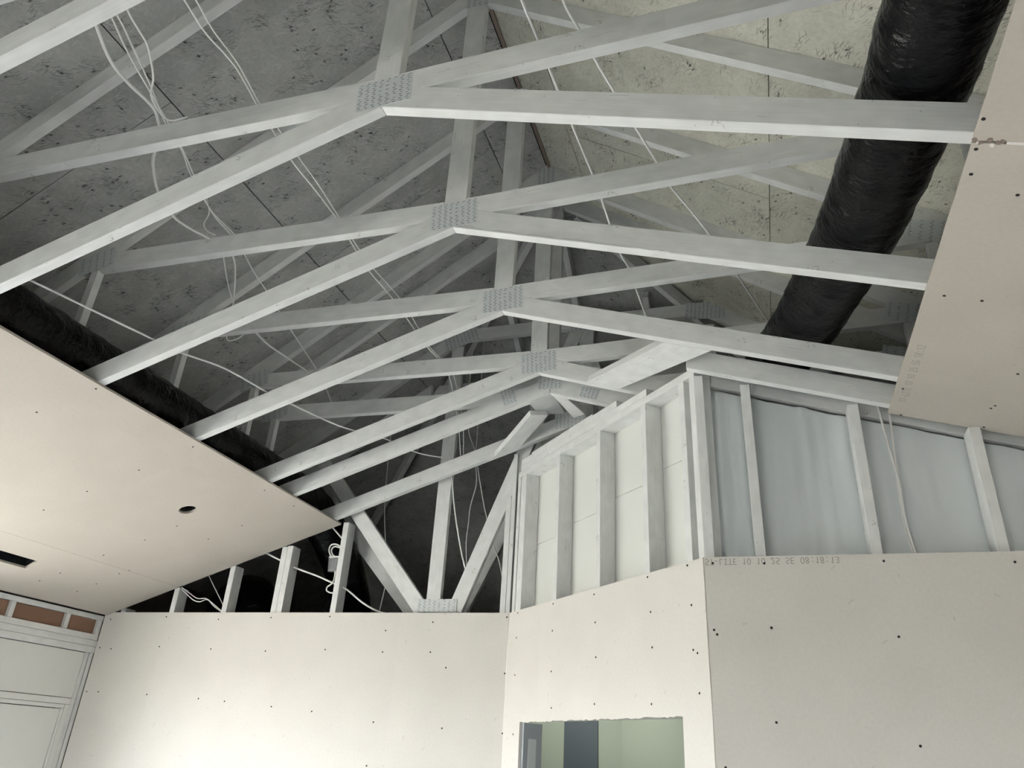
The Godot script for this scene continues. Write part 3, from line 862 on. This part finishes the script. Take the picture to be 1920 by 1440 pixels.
func left_wall() -> void:
	var w := thing("wall_left", "white-painted boarded left wall with brown insulation bays under its top plate", "wall", V(XE, 0, -2), "", "structure")
	var bx := func(called: String, y0: float, y1: float, z0: float, z1: float, x0: float, x1: float, m: Material) -> void: block(w, called, V(XE + x0, y0, z0), V(XE + x1, y1, z1), m)
	# framing seen beside the back wall
	bx.call("top_plate", 2.423, 2.452, ZB, ZF, -0.09, 0.0, M.lumber)
	bx.call("header_board", 2.296, 2.331, ZB + 0.001, ZF, -0.09, 0.0, M.lumber)
	bx.call("header_board", 2.257, 2.2945, ZB - 0.006, ZF, -0.09, 0.0, M.lumber)
	bx.call("header_board", 2.217, 2.2555, ZB - 0.006, ZF, -0.09, 0.0, M.lumber)
	var z := -4.108
	var k := 0
	for c: float in [-4.10, -3.838, -3.434, -3.03, -2.63, -2.22, -1.82, -1.41, -1.0, -0.6, -0.2, 0.2, 0.6, 1.0, 1.4, 1.8, 2.2, 2.6]:
		bx.call("cripple_stud", 2.332, 2.422, c - 0.016, c + 0.016, -0.09, -0.002, M.lumber)
		if k > 0:
			bx.call("insulation_batt", 2.3325, 2.4215, z + 0.018, c - 0.018, -0.09, -0.022, M.kraft)
		z = c
		k += 1
	bx.call("corner_stud", 0.0, 2.2155, -4.116, -4.088, -0.09, 0.0, M.lumber)
	bx.call("corner_stud", 0.0, 2.2155, -4.082, -4.050, -0.09, -0.003, M.lumber)
	bx.call("sheathing_board", 1.94, 2.2125, -4.049, -3.05, -0.05, -0.004, M.sheath)
	# wall below and outside, round the window
	var za := -3.05
	var zb := -0.55
	bx.call("outer_wall", 0.0, 2.85, -7.0, -4.12, -0.25, -0.092, M.bare)
	bx.call("outer_wall", 0.0, 2.85, -4.12, za, -0.25, -0.092, M.bare)
	bx.call("outer_wall", 2.21, 2.85, za, zb, -0.25, -0.092, M.bare)
	bx.call("outer_wall", 0.0, 0.7, za, zb, -0.25, -0.092, M.bare)
	bx.call("outer_wall", 0.0, 2.85, zb, ZF, -0.25, -0.092, M.bare)
	bx.call("inner_lining", 0.0, 2.215, zb, ZF, -0.091, 0.0, M.wall)
	bx.call("inner_lining", 0.0, 2.215, -3.14, za, -0.091, -0.006, M.wall)
	bx.call("inner_lining", 0.0, 0.7, za, zb, -0.091, 0.0, M.wall)
	bx.call("eave_block", 2.463, 2.85, -7.0, ZF, -0.25, -0.05, M.bare)
	# painted-over door and its casing
	var d := thing("door_1", "white-painted door in the left wall with thin dark seams round it", "door", V(XE, 0, -3.55), "", "structure")
	var dx := func(called: String, y0: float, y1: float, z0: float, z1: float, x0: float, x1: float) -> void: block(d, called, V(XE + x0, y0, z0), V(XE + x1, y1, z1), M.sheath)
	dx.call("head_casing", 1.902, 1.9365, -4.046, -3.0, -0.05, 0.002)
	dx.call("head_jamb", 1.878, 1.8995, -4.008, -3.02, -0.05, 0.0)
	dx.call("side_casing", 0.0, 1.9005, -4.046, -4.0085, -0.05, 0.002)
	dx.call("side_jamb", 0.0, 1.8765, -4.0075, -3.9885, -0.05, 0.0)
	dx.call("door_leaf", 0.01, 1.873, -3.986, -3.16, -0.05, -0.004)
	# window further along, which lights the room
	var wi := thing("window_1", "large window in the left wall beside the camera, out of the frame", "window", V(XE - 0.12, 0.7, -1.8), "", "structure")
	for fz: float in [za, -2.23, -1.41, zb - 0.05]:
		block(wi, "window_frame", V(XE - 0.17, 0.7, fz), V(XE - 0.11, 2.21, fz + 0.05), M.lid)
	block(wi, "window_frame", V(XE - 0.17, 0.7, za), V(XE - 0.11, 0.75, zb), M.lid)
	block(wi, "window_frame", V(XE - 0.17, 2.16, za), V(XE - 0.11, 2.21, zb), M.lid)
	block(wi, "pane", V(XE - 0.142, 0.75, za + 0.05), V(XE - 0.138, 2.16, zb - 0.05), M.glass, 0.0)

func other_walls() -> void:
	var fl := thing("floor", "light concrete floor below the frame", "floor", V(-1, 0, -2), "", "structure")
	block(fl, "slab", V(XE - 0.25, -0.15, -7.0), V(XO + 0.25, 0.0, ZF + 0.2), M.concrete)
	var r := thing("wall_side", "plain wall on the far right, outside the frame", "wall", V(XO, 0, 0), "", "structure")
	block(r, "inner_lining", V(XO, 0, -7.0), V(XO + 0.25, 2.85, ZF), M.wall)
	var e := thing("wall_attic_end", "dark end wall of the attic space far behind the back wall", "wall", V(-1, 0, -6.9), "", "structure")
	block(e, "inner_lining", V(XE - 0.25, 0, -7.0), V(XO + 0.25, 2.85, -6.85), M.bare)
	# gable wall behind the camera, with a small window added for fill light
	var f := thing("wall_front", "plain gable wall behind the camera, outside the frame", "wall", V(-1, 0, ZF), "", "structure")
	var gx := [XE - 0.25, -2.6, -1.1, XO + 0.25]
	for i in 3:
		var x0: float = gx[i]
		var x1: float = gx[i + 1]
		if i % 2 == 1:
			block(f, "inner_lining", V(x0, 0, ZF), V(x1, 0.8, ZF + 0.15), M.wall)
			block(f, "inner_lining", V(x0, 2.15, ZF), V(x1, 2.5, ZF + 0.15), M.wall)
			var wi := thing("window_2", "small added window behind the camera giving fill light", "window", V((x0 + x1) / 2, 0.8, ZF), "", "structure")
			for x: float in [x0, (x0 + x1) / 2 - 0.025, x1 - 0.05]:
				block(wi, "window_frame", V(x, 0.8, ZF + 0.05), V(x + 0.05, 2.15, ZF + 0.1), M.lid)
			block(wi, "pane", V(x0 + 0.05, 0.8, ZF + 0.073), V(x1 - 0.05, 2.15, ZF + 0.077), M.glass, 0.0)
		else:
			block(f, "inner_lining", V(x0, 0, ZF), V(x1, 2.5, ZF + 0.15), M.wall)
	slab(f, "gable", PackedVector2Array([V2(XE - 0.25, 2.5), V2(XO + 0.25, 2.5), V2(XO + 0.25, 2.7), V2(XR, YS + 0.1), V2(XE - 0.25, 2.7)]), V(0, 0, ZF), Vector3.RIGHT, Vector3.UP, 0.15, M.wall)
	# hall seen through the doorway
	var h := thing("wall_hall", "sage green hall wall seen through the cut-out doorway", "wall", V(-1, 0, -5.2), "", "structure")
	block(h, "wall_face", V(-2.25, 0, -5.25), V(-0.865, 2.30, -5.2), M.sage)
	slab(h, "wall_face", rect(0, 0, 1.2, 2.30), V(-0.865, 0, -5.2), V(1, 0, 0.8), Vector3.UP, 0.05, M.sage)
	block(h, "wall_face", V(0.05, 0, -4.5), V(1.6, 2.30, -4.45), M.sage)
	block(h, "wall_face", V(-2.30, 0, -5.25), V(-2.25, 2.30, -4.24), M.sage)
	block(h, "wall_face", V(1.55, 0, -4.5), V(1.6, 2.30, -3.1), M.sage)
	block(h, "hall_lid", V(-2.30, 2.301, -5.3), V(1.6, 2.33, -4.24), M.lid)
	slab(h, "hall_lid", PackedVector2Array([V2(-1.3, -4.239), V2(1.6, -4.239), V2(1.6, -3.08), V2(-0.10, -3.08), V2(-1.22, -4.17)]), V(0, 2.33, 0), Vector3.RIGHT, Vector3.BACK, 0.029, M.lid)
	var dr := thing("door_2", "dark slate door in the sage hall beyond the doorway", "door", V(-1.16, 0, -5.19), "", "structure")
	block(dr, "door_leaf", V(-1.275, 0.0, -5.199), V(-1.053, 2.1, -5.188), M.slate)
	# unseen ceiling lamp added to light the hall
	var lamp := thing("added_hall_lamp", "added round ceiling lamp that lights the hall, unseen above the doorway", "lamp", V(-1.15, 2.30, -4.55))
	var sm := SphereMesh.new()
	sm.radius = 0.09
	sm.height = 0.12
	var glow := plain(Color(1, 0.98, 0.94), 0.4)
	glow.emission_enabled = true
	glow.emission = Color(1, 0.97, 0.9)
	glow.emission_energy_multiplier = 1.5
	put(sm, "added_lamp_globe", glow, lamp, Transform3D(Basis(), V(-1.15, 2.23, -4.55)))
	var om := OmniLight3D.new()
	om.name = "added_hall_bulb"
	om.light_color = Color(0.97, 0.985, 1.0)
	om.light_energy = HALL
	om.omni_range = 12.0
	om.omni_attenuation = 2.0
	om.light_size = 0.05
	om.shadow_enabled = true
	om.position = V(0, -0.07, 0)
	lamp.add_child(om)

# ---------------------------------------------------------------- loose things
func ducts() -> void:
	var wr := noise(1.0, 91, 3)
	var make := func(label: String, pts: Array, r: float) -> void:
		var base: Vector3 = pts[0]
		var loc := []
		for q: Vector3 in pts:
			loc.append(q - base)
		var o := MeshInstance3D.new()
		o.name = numbered("insulated_duct")
		add_child(o)
		o.position = base
		o.mesh = tube_mesh(smooth_path(loc, 0.012), r, 44, wr, 0.006)
		o.material_override = M.film
		o.set_meta("label", label)
		o.set_meta("category", "duct")
		o.set_meta("group", "black insulated flexible ducts")
	make.call("large black plastic-wrapped flexible duct on the right, beside the right ceiling drywall", [V(0.56, 3.30, 0.9), V(0.54, 3.305, 0.0), V(0.525, 3.31, -0.8), V(0.511, 3.313, -1.3), V(0.462, 3.325, -1.79), V(0.405, 3.345, -2.18), V(0.345, 3.365, -2.5), V(0.268, 3.385, -2.83), V(0.15, 3.40, -3.2)], 0.128)
	make.call("black plastic-wrapped flexible duct along the left slope above the drywall edge", [V(-2.72, 3.19, 0.9), V(-2.72, 3.19, -0.5), V(-2.72, 3.192, -1.5), V(-2.715, 3.19, -2.1), V(-2.72, 3.188, -2.7), V(-2.735, 3.185, -3.3), V(-2.745, 3.18, -3.8), V(-2.75, 3.15, -4.15), V(-2.70, 2.98, -4.38), V(-2.66, 2.75, -4.58), V(-2.66, 2.5, -4.70), V(-2.66, 1.7, -4.72)], 0.13)
	make.call("black duct lying behind the bare studs of the back wall", [V(-3.9, 2.62, -4.95), V(-3.7, 2.72, -4.85), V(-3.5, 2.68, -4.76), V(-3.44, 2.45, -4.72), V(-3.44, 1.7, -4.72)], 0.15)

func nailer_board(label: String, quad: Array, lift: float, thick: float) -> void:
	# plan corners on the underside of the chords
	var pts := []
	var mid := Vector3.ZERO
	for q: Vector2 in quad:
		var p := V(q.x, (left_y(q.x) if q.x < XR else right_y(q.x)) + lift, q.y)
		pts.append(p)
		mid += p / quad.size()
	var t := thing("nailer_board", label, "board", mid, "white backing boards between the chords")
	var ex: Vector3 = (pts[1] - pts[0]).normalized()
	var nrm: Vector3 = ex.cross(pts[2] - pts[0]).normalized()
	if nrm.y < 0:
		nrm = -nrm
	var ey := nrm.cross(ex)
	var loc := PackedVector2Array()
	for p: Vector3 in pts:
		loc.append(V2((p - pts[0]).dot(ex), (p - pts[0]).dot(ey)))
	slab(t, "board", loc, pts[0], ex, ey, thick, M.lumber, 0.0015)

func loose() -> void:
	ducts()
	nailer_board("wide flat white board running diagonally between two chords above the angled wall", [V2(-0.732, -3.302), V2(-0.28, -2.734), V2(-0.093, -2.734), V2(-0.564, -3.302)], 0.0, 0.038)
	nailer_board("short slanted white board against the farthest chord, left of the angled wall's top", [V2(-1.459, -4.03), V2(-1.142, -3.70), V2(-1.06, -3.78), V2(-1.30, -4.03)], -0.002, 0.03)
	nailer_board("white board end tucked under the close-set truss peak, left half", [V2(-1.135, -3.59), V2(-0.995, -3.59), V2(-0.995, -3.90), V2(-1.12, -3.79)], 0.032, 0.03)
	nailer_board("bright white board end under the close-set truss peak, right half", [V2(-0.985, -3.59), V2(-0.90, -3.59), V2(-0.84, -3.76), V2(-0.93, -3.86)], 0.0, 0.03)
	# cables
	var w1 := [V(-1.43, 3.70, -0.6), V(-1.462, 3.697, -1.078), V(-1.474, 3.697, -1.191), V(-1.462, 3.697, -1.323), V(-1.489, 3.697, -1.495), V(-1.501, 3.695, -1.610), V(-1.517, 3.695, -1.757), V(-1.515, 3.695, -1.908), V(-1.521, 3.697, -2.096), V(-1.537, 3.697, -2.231), V(-1.559, 3.695, -2.446), V(-1.554, 3.695, -2.718), V(-1.570, 3.695, -3.008), V(-1.575, 3.695, -3.196), V(-1.568, 3.697, -3.384), V(-1.603, 3.695, -3.579), V(-1.690, 3.60, -3.95), V(-1.70, 3.425, -4.06)]
	cable("thin white cable of the close pair left of the peaks, left strand", w1, 0.0028)
	var w1b := []
	for i in w1.size():
		w1b.append(w1[i] + V(0.022 + 0.012 * sin(i * 1.3), 0.002, 0.004))
	cable("thin white cable of the close pair left of the peaks, right strand", w1b, 0.0024)
	cable("white cable right of the peaks, nearer the king posts", [V(-0.53, 3.70, -0.6), V(-0.499, 3.697, -1.337), V(-0.490, 3.697, -1.478), V(-0.483, 3.697, -1.591), V(-0.477, 3.695, -1.690), V(-0.466, 3.695, -1.848), V(-0.450, 3.697, -2.081), V(-0.444, 3.697, -2.224), V(-0.440, 3.695, -2.401), V(-0.433, 3.695, -2.586), V(-0.418, 3.697, -2.696), V(-0.411, 3.697, -2.859), V(-0.389, 3.697, -3.4)], 0.0042)
	cable("white cable right of the peaks that bends away towards the large duct", [V(-0.45, 3.70, -0.6), V(-0.385, 3.697, -1.368), V(-0.360, 3.697, -1.484), V(-0.338, 3.697, -1.591), V(-0.299, 3.695, -1.743), V(-0.256, 3.695, -1.914), V(-0.217, 3.697, -2.068), V(-0.186, 3.697, -2.205), V(-0.121, 3.697, -2.377), V(-0.062, 3.697, -2.544), V(0.014, 3.697, -2.788), V(0.102, 3.695, -3.087), V(0.209, 3.695, -3.459)], 0.0046)
	cable("long white cable crossing the left chords just above the black duct", [V(-2.5, 3.16, -1.0), V(-2.438, 3.170, -1.392), V(-2.391, 3.187, -1.587), V(-2.351, 3.200, -1.798), V(-2.296, 3.218, -2.090), V(-2.274, 3.226, -2.223), V(-2.204, 3.249, -2.432), V(-2.171, 3.261, -2.711), V(-2.142, 3.271, -2.873), V(-2.064, 3.297, -3.239), V(-1.957, 3.333, -3.496), V(-1.883, 3.358, -3.805), V(-1.800, 3.40, -4.018)], 0.0042)
	cable("thickest white cable in the loose bundle at the upper left", [V(-1.72, 3.70, -0.85), V(-1.759, 3.697, -1.016), V(-1.791, 3.697, -1.079), V(-1.844, 3.695, -1.191), V(-1.857, 3.695, -1.286), V(-1.851, 3.697, -1.394), V(-1.884, 3.70, -1.461), V(-1.917, 3.70, -1.51), V(-2.000, 3.697, -1.579), V(-2.057, 3.695, -1.637), V(-2.143, 3.695, -1.764), V(-2.189, 3.695, -1.900), V(-2.182, 3.697, -1.984), V(-2.148, 3.70, -2.075), V(-2.136, 3.70, -2.14)], 0.0058)
	cable("straightest thin cable of the upper-left bundle, running far back", [V(-1.62, 3.70, -0.8), V(-1.723, 3.697, -1.073), V(-1.769, 3.697, -1.190), V(-1.814, 3.695, -1.351), V(-1.856, 3.70, -1.488), V(-1.895, 3.697, -1.614), V(-1.937, 3.695, -1.721), V(-1.986, 3.695, -1.848), V(-2.021, 3.697, -1.969), V(-2.033, 3.70, -2.113), V(-2.061, 3.697, -2.229), V(-2.092, 3.695, -2.335), V(-2.126, 3.695, -2.485), V(-2.223, 3.697, -2.868), V(-2.330, 3.70, -3.309), V(-2.406, 3.697, -3.551), V(-2.5, 3.66, -3.85)], 0.003)
	cable("thin cable of the upper-left bundle ending in a small upturned hook", [V(-1.60, 3.73, -0.9), V(-1.664, 3.71, -1.064), V(-1.679, 3.705, -1.132), V(-1.687, 3.70, -1.180), V(-1.724, 3.697, -1.244), V(-1.765, 3.697, -1.299), V(-1.821, 3.697, -1.354), V(-1.848, 3.70, -1.424), V(-1.842, 3.702, -1.468), V(-1.805, 3.702, -1.472), V(-1.768, 3.702, -1.470)], 0.0034)
	cable("thin curled cable end hanging below the second chord at left", [V(-1.93, 3.70, -1.78), V(-1.982, 3.697, -1.859), V(-2.028, 3.697, -1.932), V(-2.096, 3.697, -1.987), V(-2.114, 3.697, -2.030), V(-2.098, 3.697, -2.067)], 0.0024)
	cable("second thin cable beside the straight one in the upper-left bundle", [V(-1.66, 3.70, -0.85), V(-1.702, 3.70, -1.068), V(-1.744, 3.70, -1.186), V(-1.801, 3.70, -1.335), V(-1.871, 3.702, -1.490), V(-1.896, 3.70, -1.600), V(-1.953, 3.70, -1.723), V(-2.010, 3.70, -1.919), V(-2.017, 3.702, -2.10)], 0.0028)
	cable("white cable hanging in a small loop below the third chord at left", [V(-2.082, 3.703, -2.13), V(-2.156, 3.697, -2.286), V(-2.355, 3.695, -2.549), V(-2.46, 3.68, -2.66), V(-2.50, 3.645, -2.72), V(-2.525, 3.625, -2.75), V(-2.497, 3.606, -2.75), V(-2.436, 3.624, -2.75), V(-2.405, 3.681, -2.75), V(-2.415, 3.745, -2.75)], 0.0036)
	cable("white cable slanting to the knot above the hanging loop at left", [V(-2.11, 3.703, -2.11), V(-2.160, 3.70, -2.202), V(-2.274, 3.695, -2.392), V(-2.354, 3.695, -2.544)], 0.0034)
	cable("thick wavy cable end behind the third tie at left", [V(-2.411, 3.70, -2.772), V(-2.424, 3.695, -2.853), V(-2.432, 3.695, -2.974), V(-2.417, 3.695, -3.082), V(-2.403, 3.695, -3.181), V(-2.395, 3.697, -3.29), V(-2.437, 3.70, -3.37)], 0.0052)
	# around the open studs of the back wall
	cable("white cable dipping through the bare studs of the back wall", [V(-3.35, 2.98, -4.19), V(-3.201, 2.933, -4.177), V(-3.062, 2.869, -4.177), V(-2.949, 2.821, -4.177), V(-2.818, 2.767, -4.177), V(-2.651, 2.714, -4.177), V(-2.516, 2.663, -4.177), V(-2.428, 2.629, -4.177), V(-2.304, 2.548, -4.177), V(-2.188, 2.495, -4.177), V(-2.079, 2.474, -4.177)], 0.0056)
	cable("one of two twisted white wires between the leftmost studs, upper strand", [V(-3.645, 2.645, -4.147), V(-3.574, 2.608, -4.147), V(-3.501, 2.573, -4.147), V(-3.438, 2.573, -4.147), V(-3.391, 2.552, -4.147), V(-3.307, 2.502, -4.147), V(-3.28, 2.488, -4.147)], 0.003)
	cable("one of two twisted white wires between the leftmost studs, lower strand", [V(-3.645, 2.634, -4.15), V(-3.583, 2.594, -4.15), V(-3.531, 2.563, -4.15), V(-3.478, 2.552, -4.15), V(-3.423, 2.566, -4.15), V(-3.362, 2.525, -4.15), V(-3.285, 2.484, -4.15)], 0.003)
	cable("thin straight wire left of the second bare stud", [V(-3.56, 2.79, -4.23), V(-3.533, 2.763, -4.217), V(-3.459, 2.681, -4.21), V(-3.352, 2.565, -4.20), V(-3.283, 2.49, -4.19)], 0.003)
	cable("short white cable above the clear junction box", [V(-2.66, 3.085, -4.18), V(-2.607, 3.034, -4.177), V(-2.497, 2.933, -4.177)], 0.0048)
	cable("white cable looping from the stud into the clear junction box, outer strand", [V(-2.497, 2.885, -4.167), V(-2.540, 2.910, -4.167), V(-2.579, 2.911, -4.167), V(-2.592, 2.881, -4.167), V(-2.578, 2.846, -4.167), V(-2.551, 2.825, -4.167)], 0.005)
	cable("white cable looping from the stud into the clear junction box, inner strand", [V(-2.497, 2.880, -4.176), V(-2.542, 2.898, -4.176), V(-2.568, 2.898, -4.176), V(-2.580, 2.876, -4.176), V(-2.565, 2.847, -4.176), V(-2.536, 2.829, -4.176)], 0.0045)
	cable("white cable tail below the clear junction box", [V(-2.525, 2.745, -4.167), V(-2.521, 2.724, -4.167), V(-2.527, 2.671, -4.167), V(-2.563, 2.641, -4.167), V(-2.563, 2.622, -4.167), V(-2.538, 2.609, -4.167), V(-2.497, 2.605, -4.167)], 0.0045)
	var jb := thing("junction_box", "small clear plastic junction box on the stud at the drywall tip", "electrical box", V(-2.54, 2.785, -4.17))
	var bx := slab(jb, "box_body", PackedVector2Array([V2(-2.579, 2.832), V2(-2.511, 2.834), V2(-2.505, 2.737), V2(-2.570, 2.738)]), V(0, 0, -4.185), Vector3.RIGHT, Vector3.UP, 0.03, M.clear, 0.003)
	slab(bx, "terminal_block", rect(-2.562, 2.75, -2.522, 2.815), V(0, 0, -4.178), Vector3.RIGHT, Vector3.UP, 0.014, M.slot, 0.002)
	slab(jb, "box_lid", rect(-2.577, 2.826, -2.508, 2.834), V(0, 0, -4.186), Vector3.RIGHT, Vector3.UP, 0.033, M.cable, 0.002)
	cable("thick white cable hanging beside the vertical web of the V", [V(-1.795, 3.40, -4.128), V(-1.768, 3.273, -4.128), V(-1.739, 3.116, -4.128), V(-1.694, 2.931, -4.128), V(-1.654, 2.792, -4.128), V(-1.64, 2.70, -4.2)], 0.0046)
	cable("white cable hanging behind the right leg of the V, left one", [V(-1.70, 4.40, -4.30), V(-1.695, 3.9, -4.30), V(-1.692, 3.50, -4.300), V(-1.673, 3.327, -4.300), V(-1.701, 3.168, -4.300), V(-1.705, 3.046, -4.300), V(-1.709, 2.928, -4.300), V(-1.705, 2.75, -4.35), V(-1.684, 2.478, -4.4)], 0.0036)
	cable("white cable hanging behind the right leg of the V, right one", [V(-1.78, 4.38, -4.30), V(-1.78, 4.0, -4.30), V(-1.761, 3.709, -4.300), V(-1.703, 3.551, -4.300), V(-1.648, 3.326, -4.300), V(-1.606, 3.164, -4.300), V(-1.542, 2.957, -4.300), V(-1.488, 2.823, -4.300), V(-1.461, 2.726, -4.300), V(-1.433, 2.60, -4.300)], 0.0036)
	cable("grey-lit cable hanging far back behind the left leg of the V", [V(-2.50, 3.93, -4.60), V(-2.49, 3.6, -4.60), V(-2.475, 3.353, -4.600), V(-2.460, 3.216, -4.600), V(-2.439, 3.100, -4.600), V(-2.395, 2.877, -4.600), V(-2.386, 2.734, -4.600), V(-2.418, 2.48, -4.600)], 0.004)
	cable("white cable in the right stud bay crossing its twin, left end at top", [V(0.515, 3.10, -2.985), V(0.532, 2.890, -2.990), V(0.543, 2.770, -2.990), V(0.542, 2.697, -2.990), V(0.543, 2.595, -2.990), V(0.559, 2.46, -2.990)], 0.004)
	cable("white cable in the right stud bay crossing its twin, right end at top", [V(0.559, 3.09, -3.000), V(0.551, 2.924, -3.000), V(0.542, 2.772, -3.001), V(0.538, 2.688, -3.001), V(0.537, 2.596, -3.001), V(0.552, 2.46, -3.001)], 0.004)

# ---------------------------------------------------------------- scene
const HALL := 0.035

func _ready() -> void:
	rng.seed = 20
	var cam := Camera3D.new()
	cam.name = "camera"
	cam.fov = rad_to_deg(2.0 * atan(720.0 / 1401.55))
	cam.transform = Transform3D(Basis(V(0.953199, 0.053965, -0.297489), V(0.087331, 0.892860, 0.441786), V(0.289457, -0.447089, 0.846360)), V(0, 1.75, 0))
	cam.near = 0.05
	cam.far = 100.0
	add_child(cam)
	var we := WorldEnvironment.new()
	we.name = "environment"
	var env := Environment.new()
	var sky := Sky.new()
	var sm := ProceduralSkyMaterial.new()
	sm.sky_top_color = Color(0.87, 0.90, 0.94)
	sm.sky_horizon_color = Color(0.975, 0.975, 0.98)
	sm.ground_bottom_color = Color(0.66, 0.655, 0.63)
	sm.ground_horizon_color = Color(0.77, 0.765, 0.74)
	sm.energy_multiplier = 5.0
	sky.sky_material = sm
	env.background_mode = Environment.BG_SKY
	env.sky = sky
	env.tonemap_mode = Environment.TONE_MAPPER_LINEAR
	env.tonemap_exposure = 6.8
	env.sdfgi_enabled = true
	env.ssao_enabled = true
	env.ssil_enabled = true
	we.environment = env
	add_child(we)
	screw_mesh = CylinderMesh.new()
	screw_mesh.top_radius = 0.0045
	screw_mesh.bottom_radius = 0.0045
	screw_mesh.height = 0.0012
	screw_mesh.radial_segments = 10
	screw_mesh.rings = 1
	make_materials()
	other_walls()
	left_wall()
	back_wall()
	angled_wall()
	right_wall()
	roof()
	ceiling_boards()
	make_trusses()
	loose()
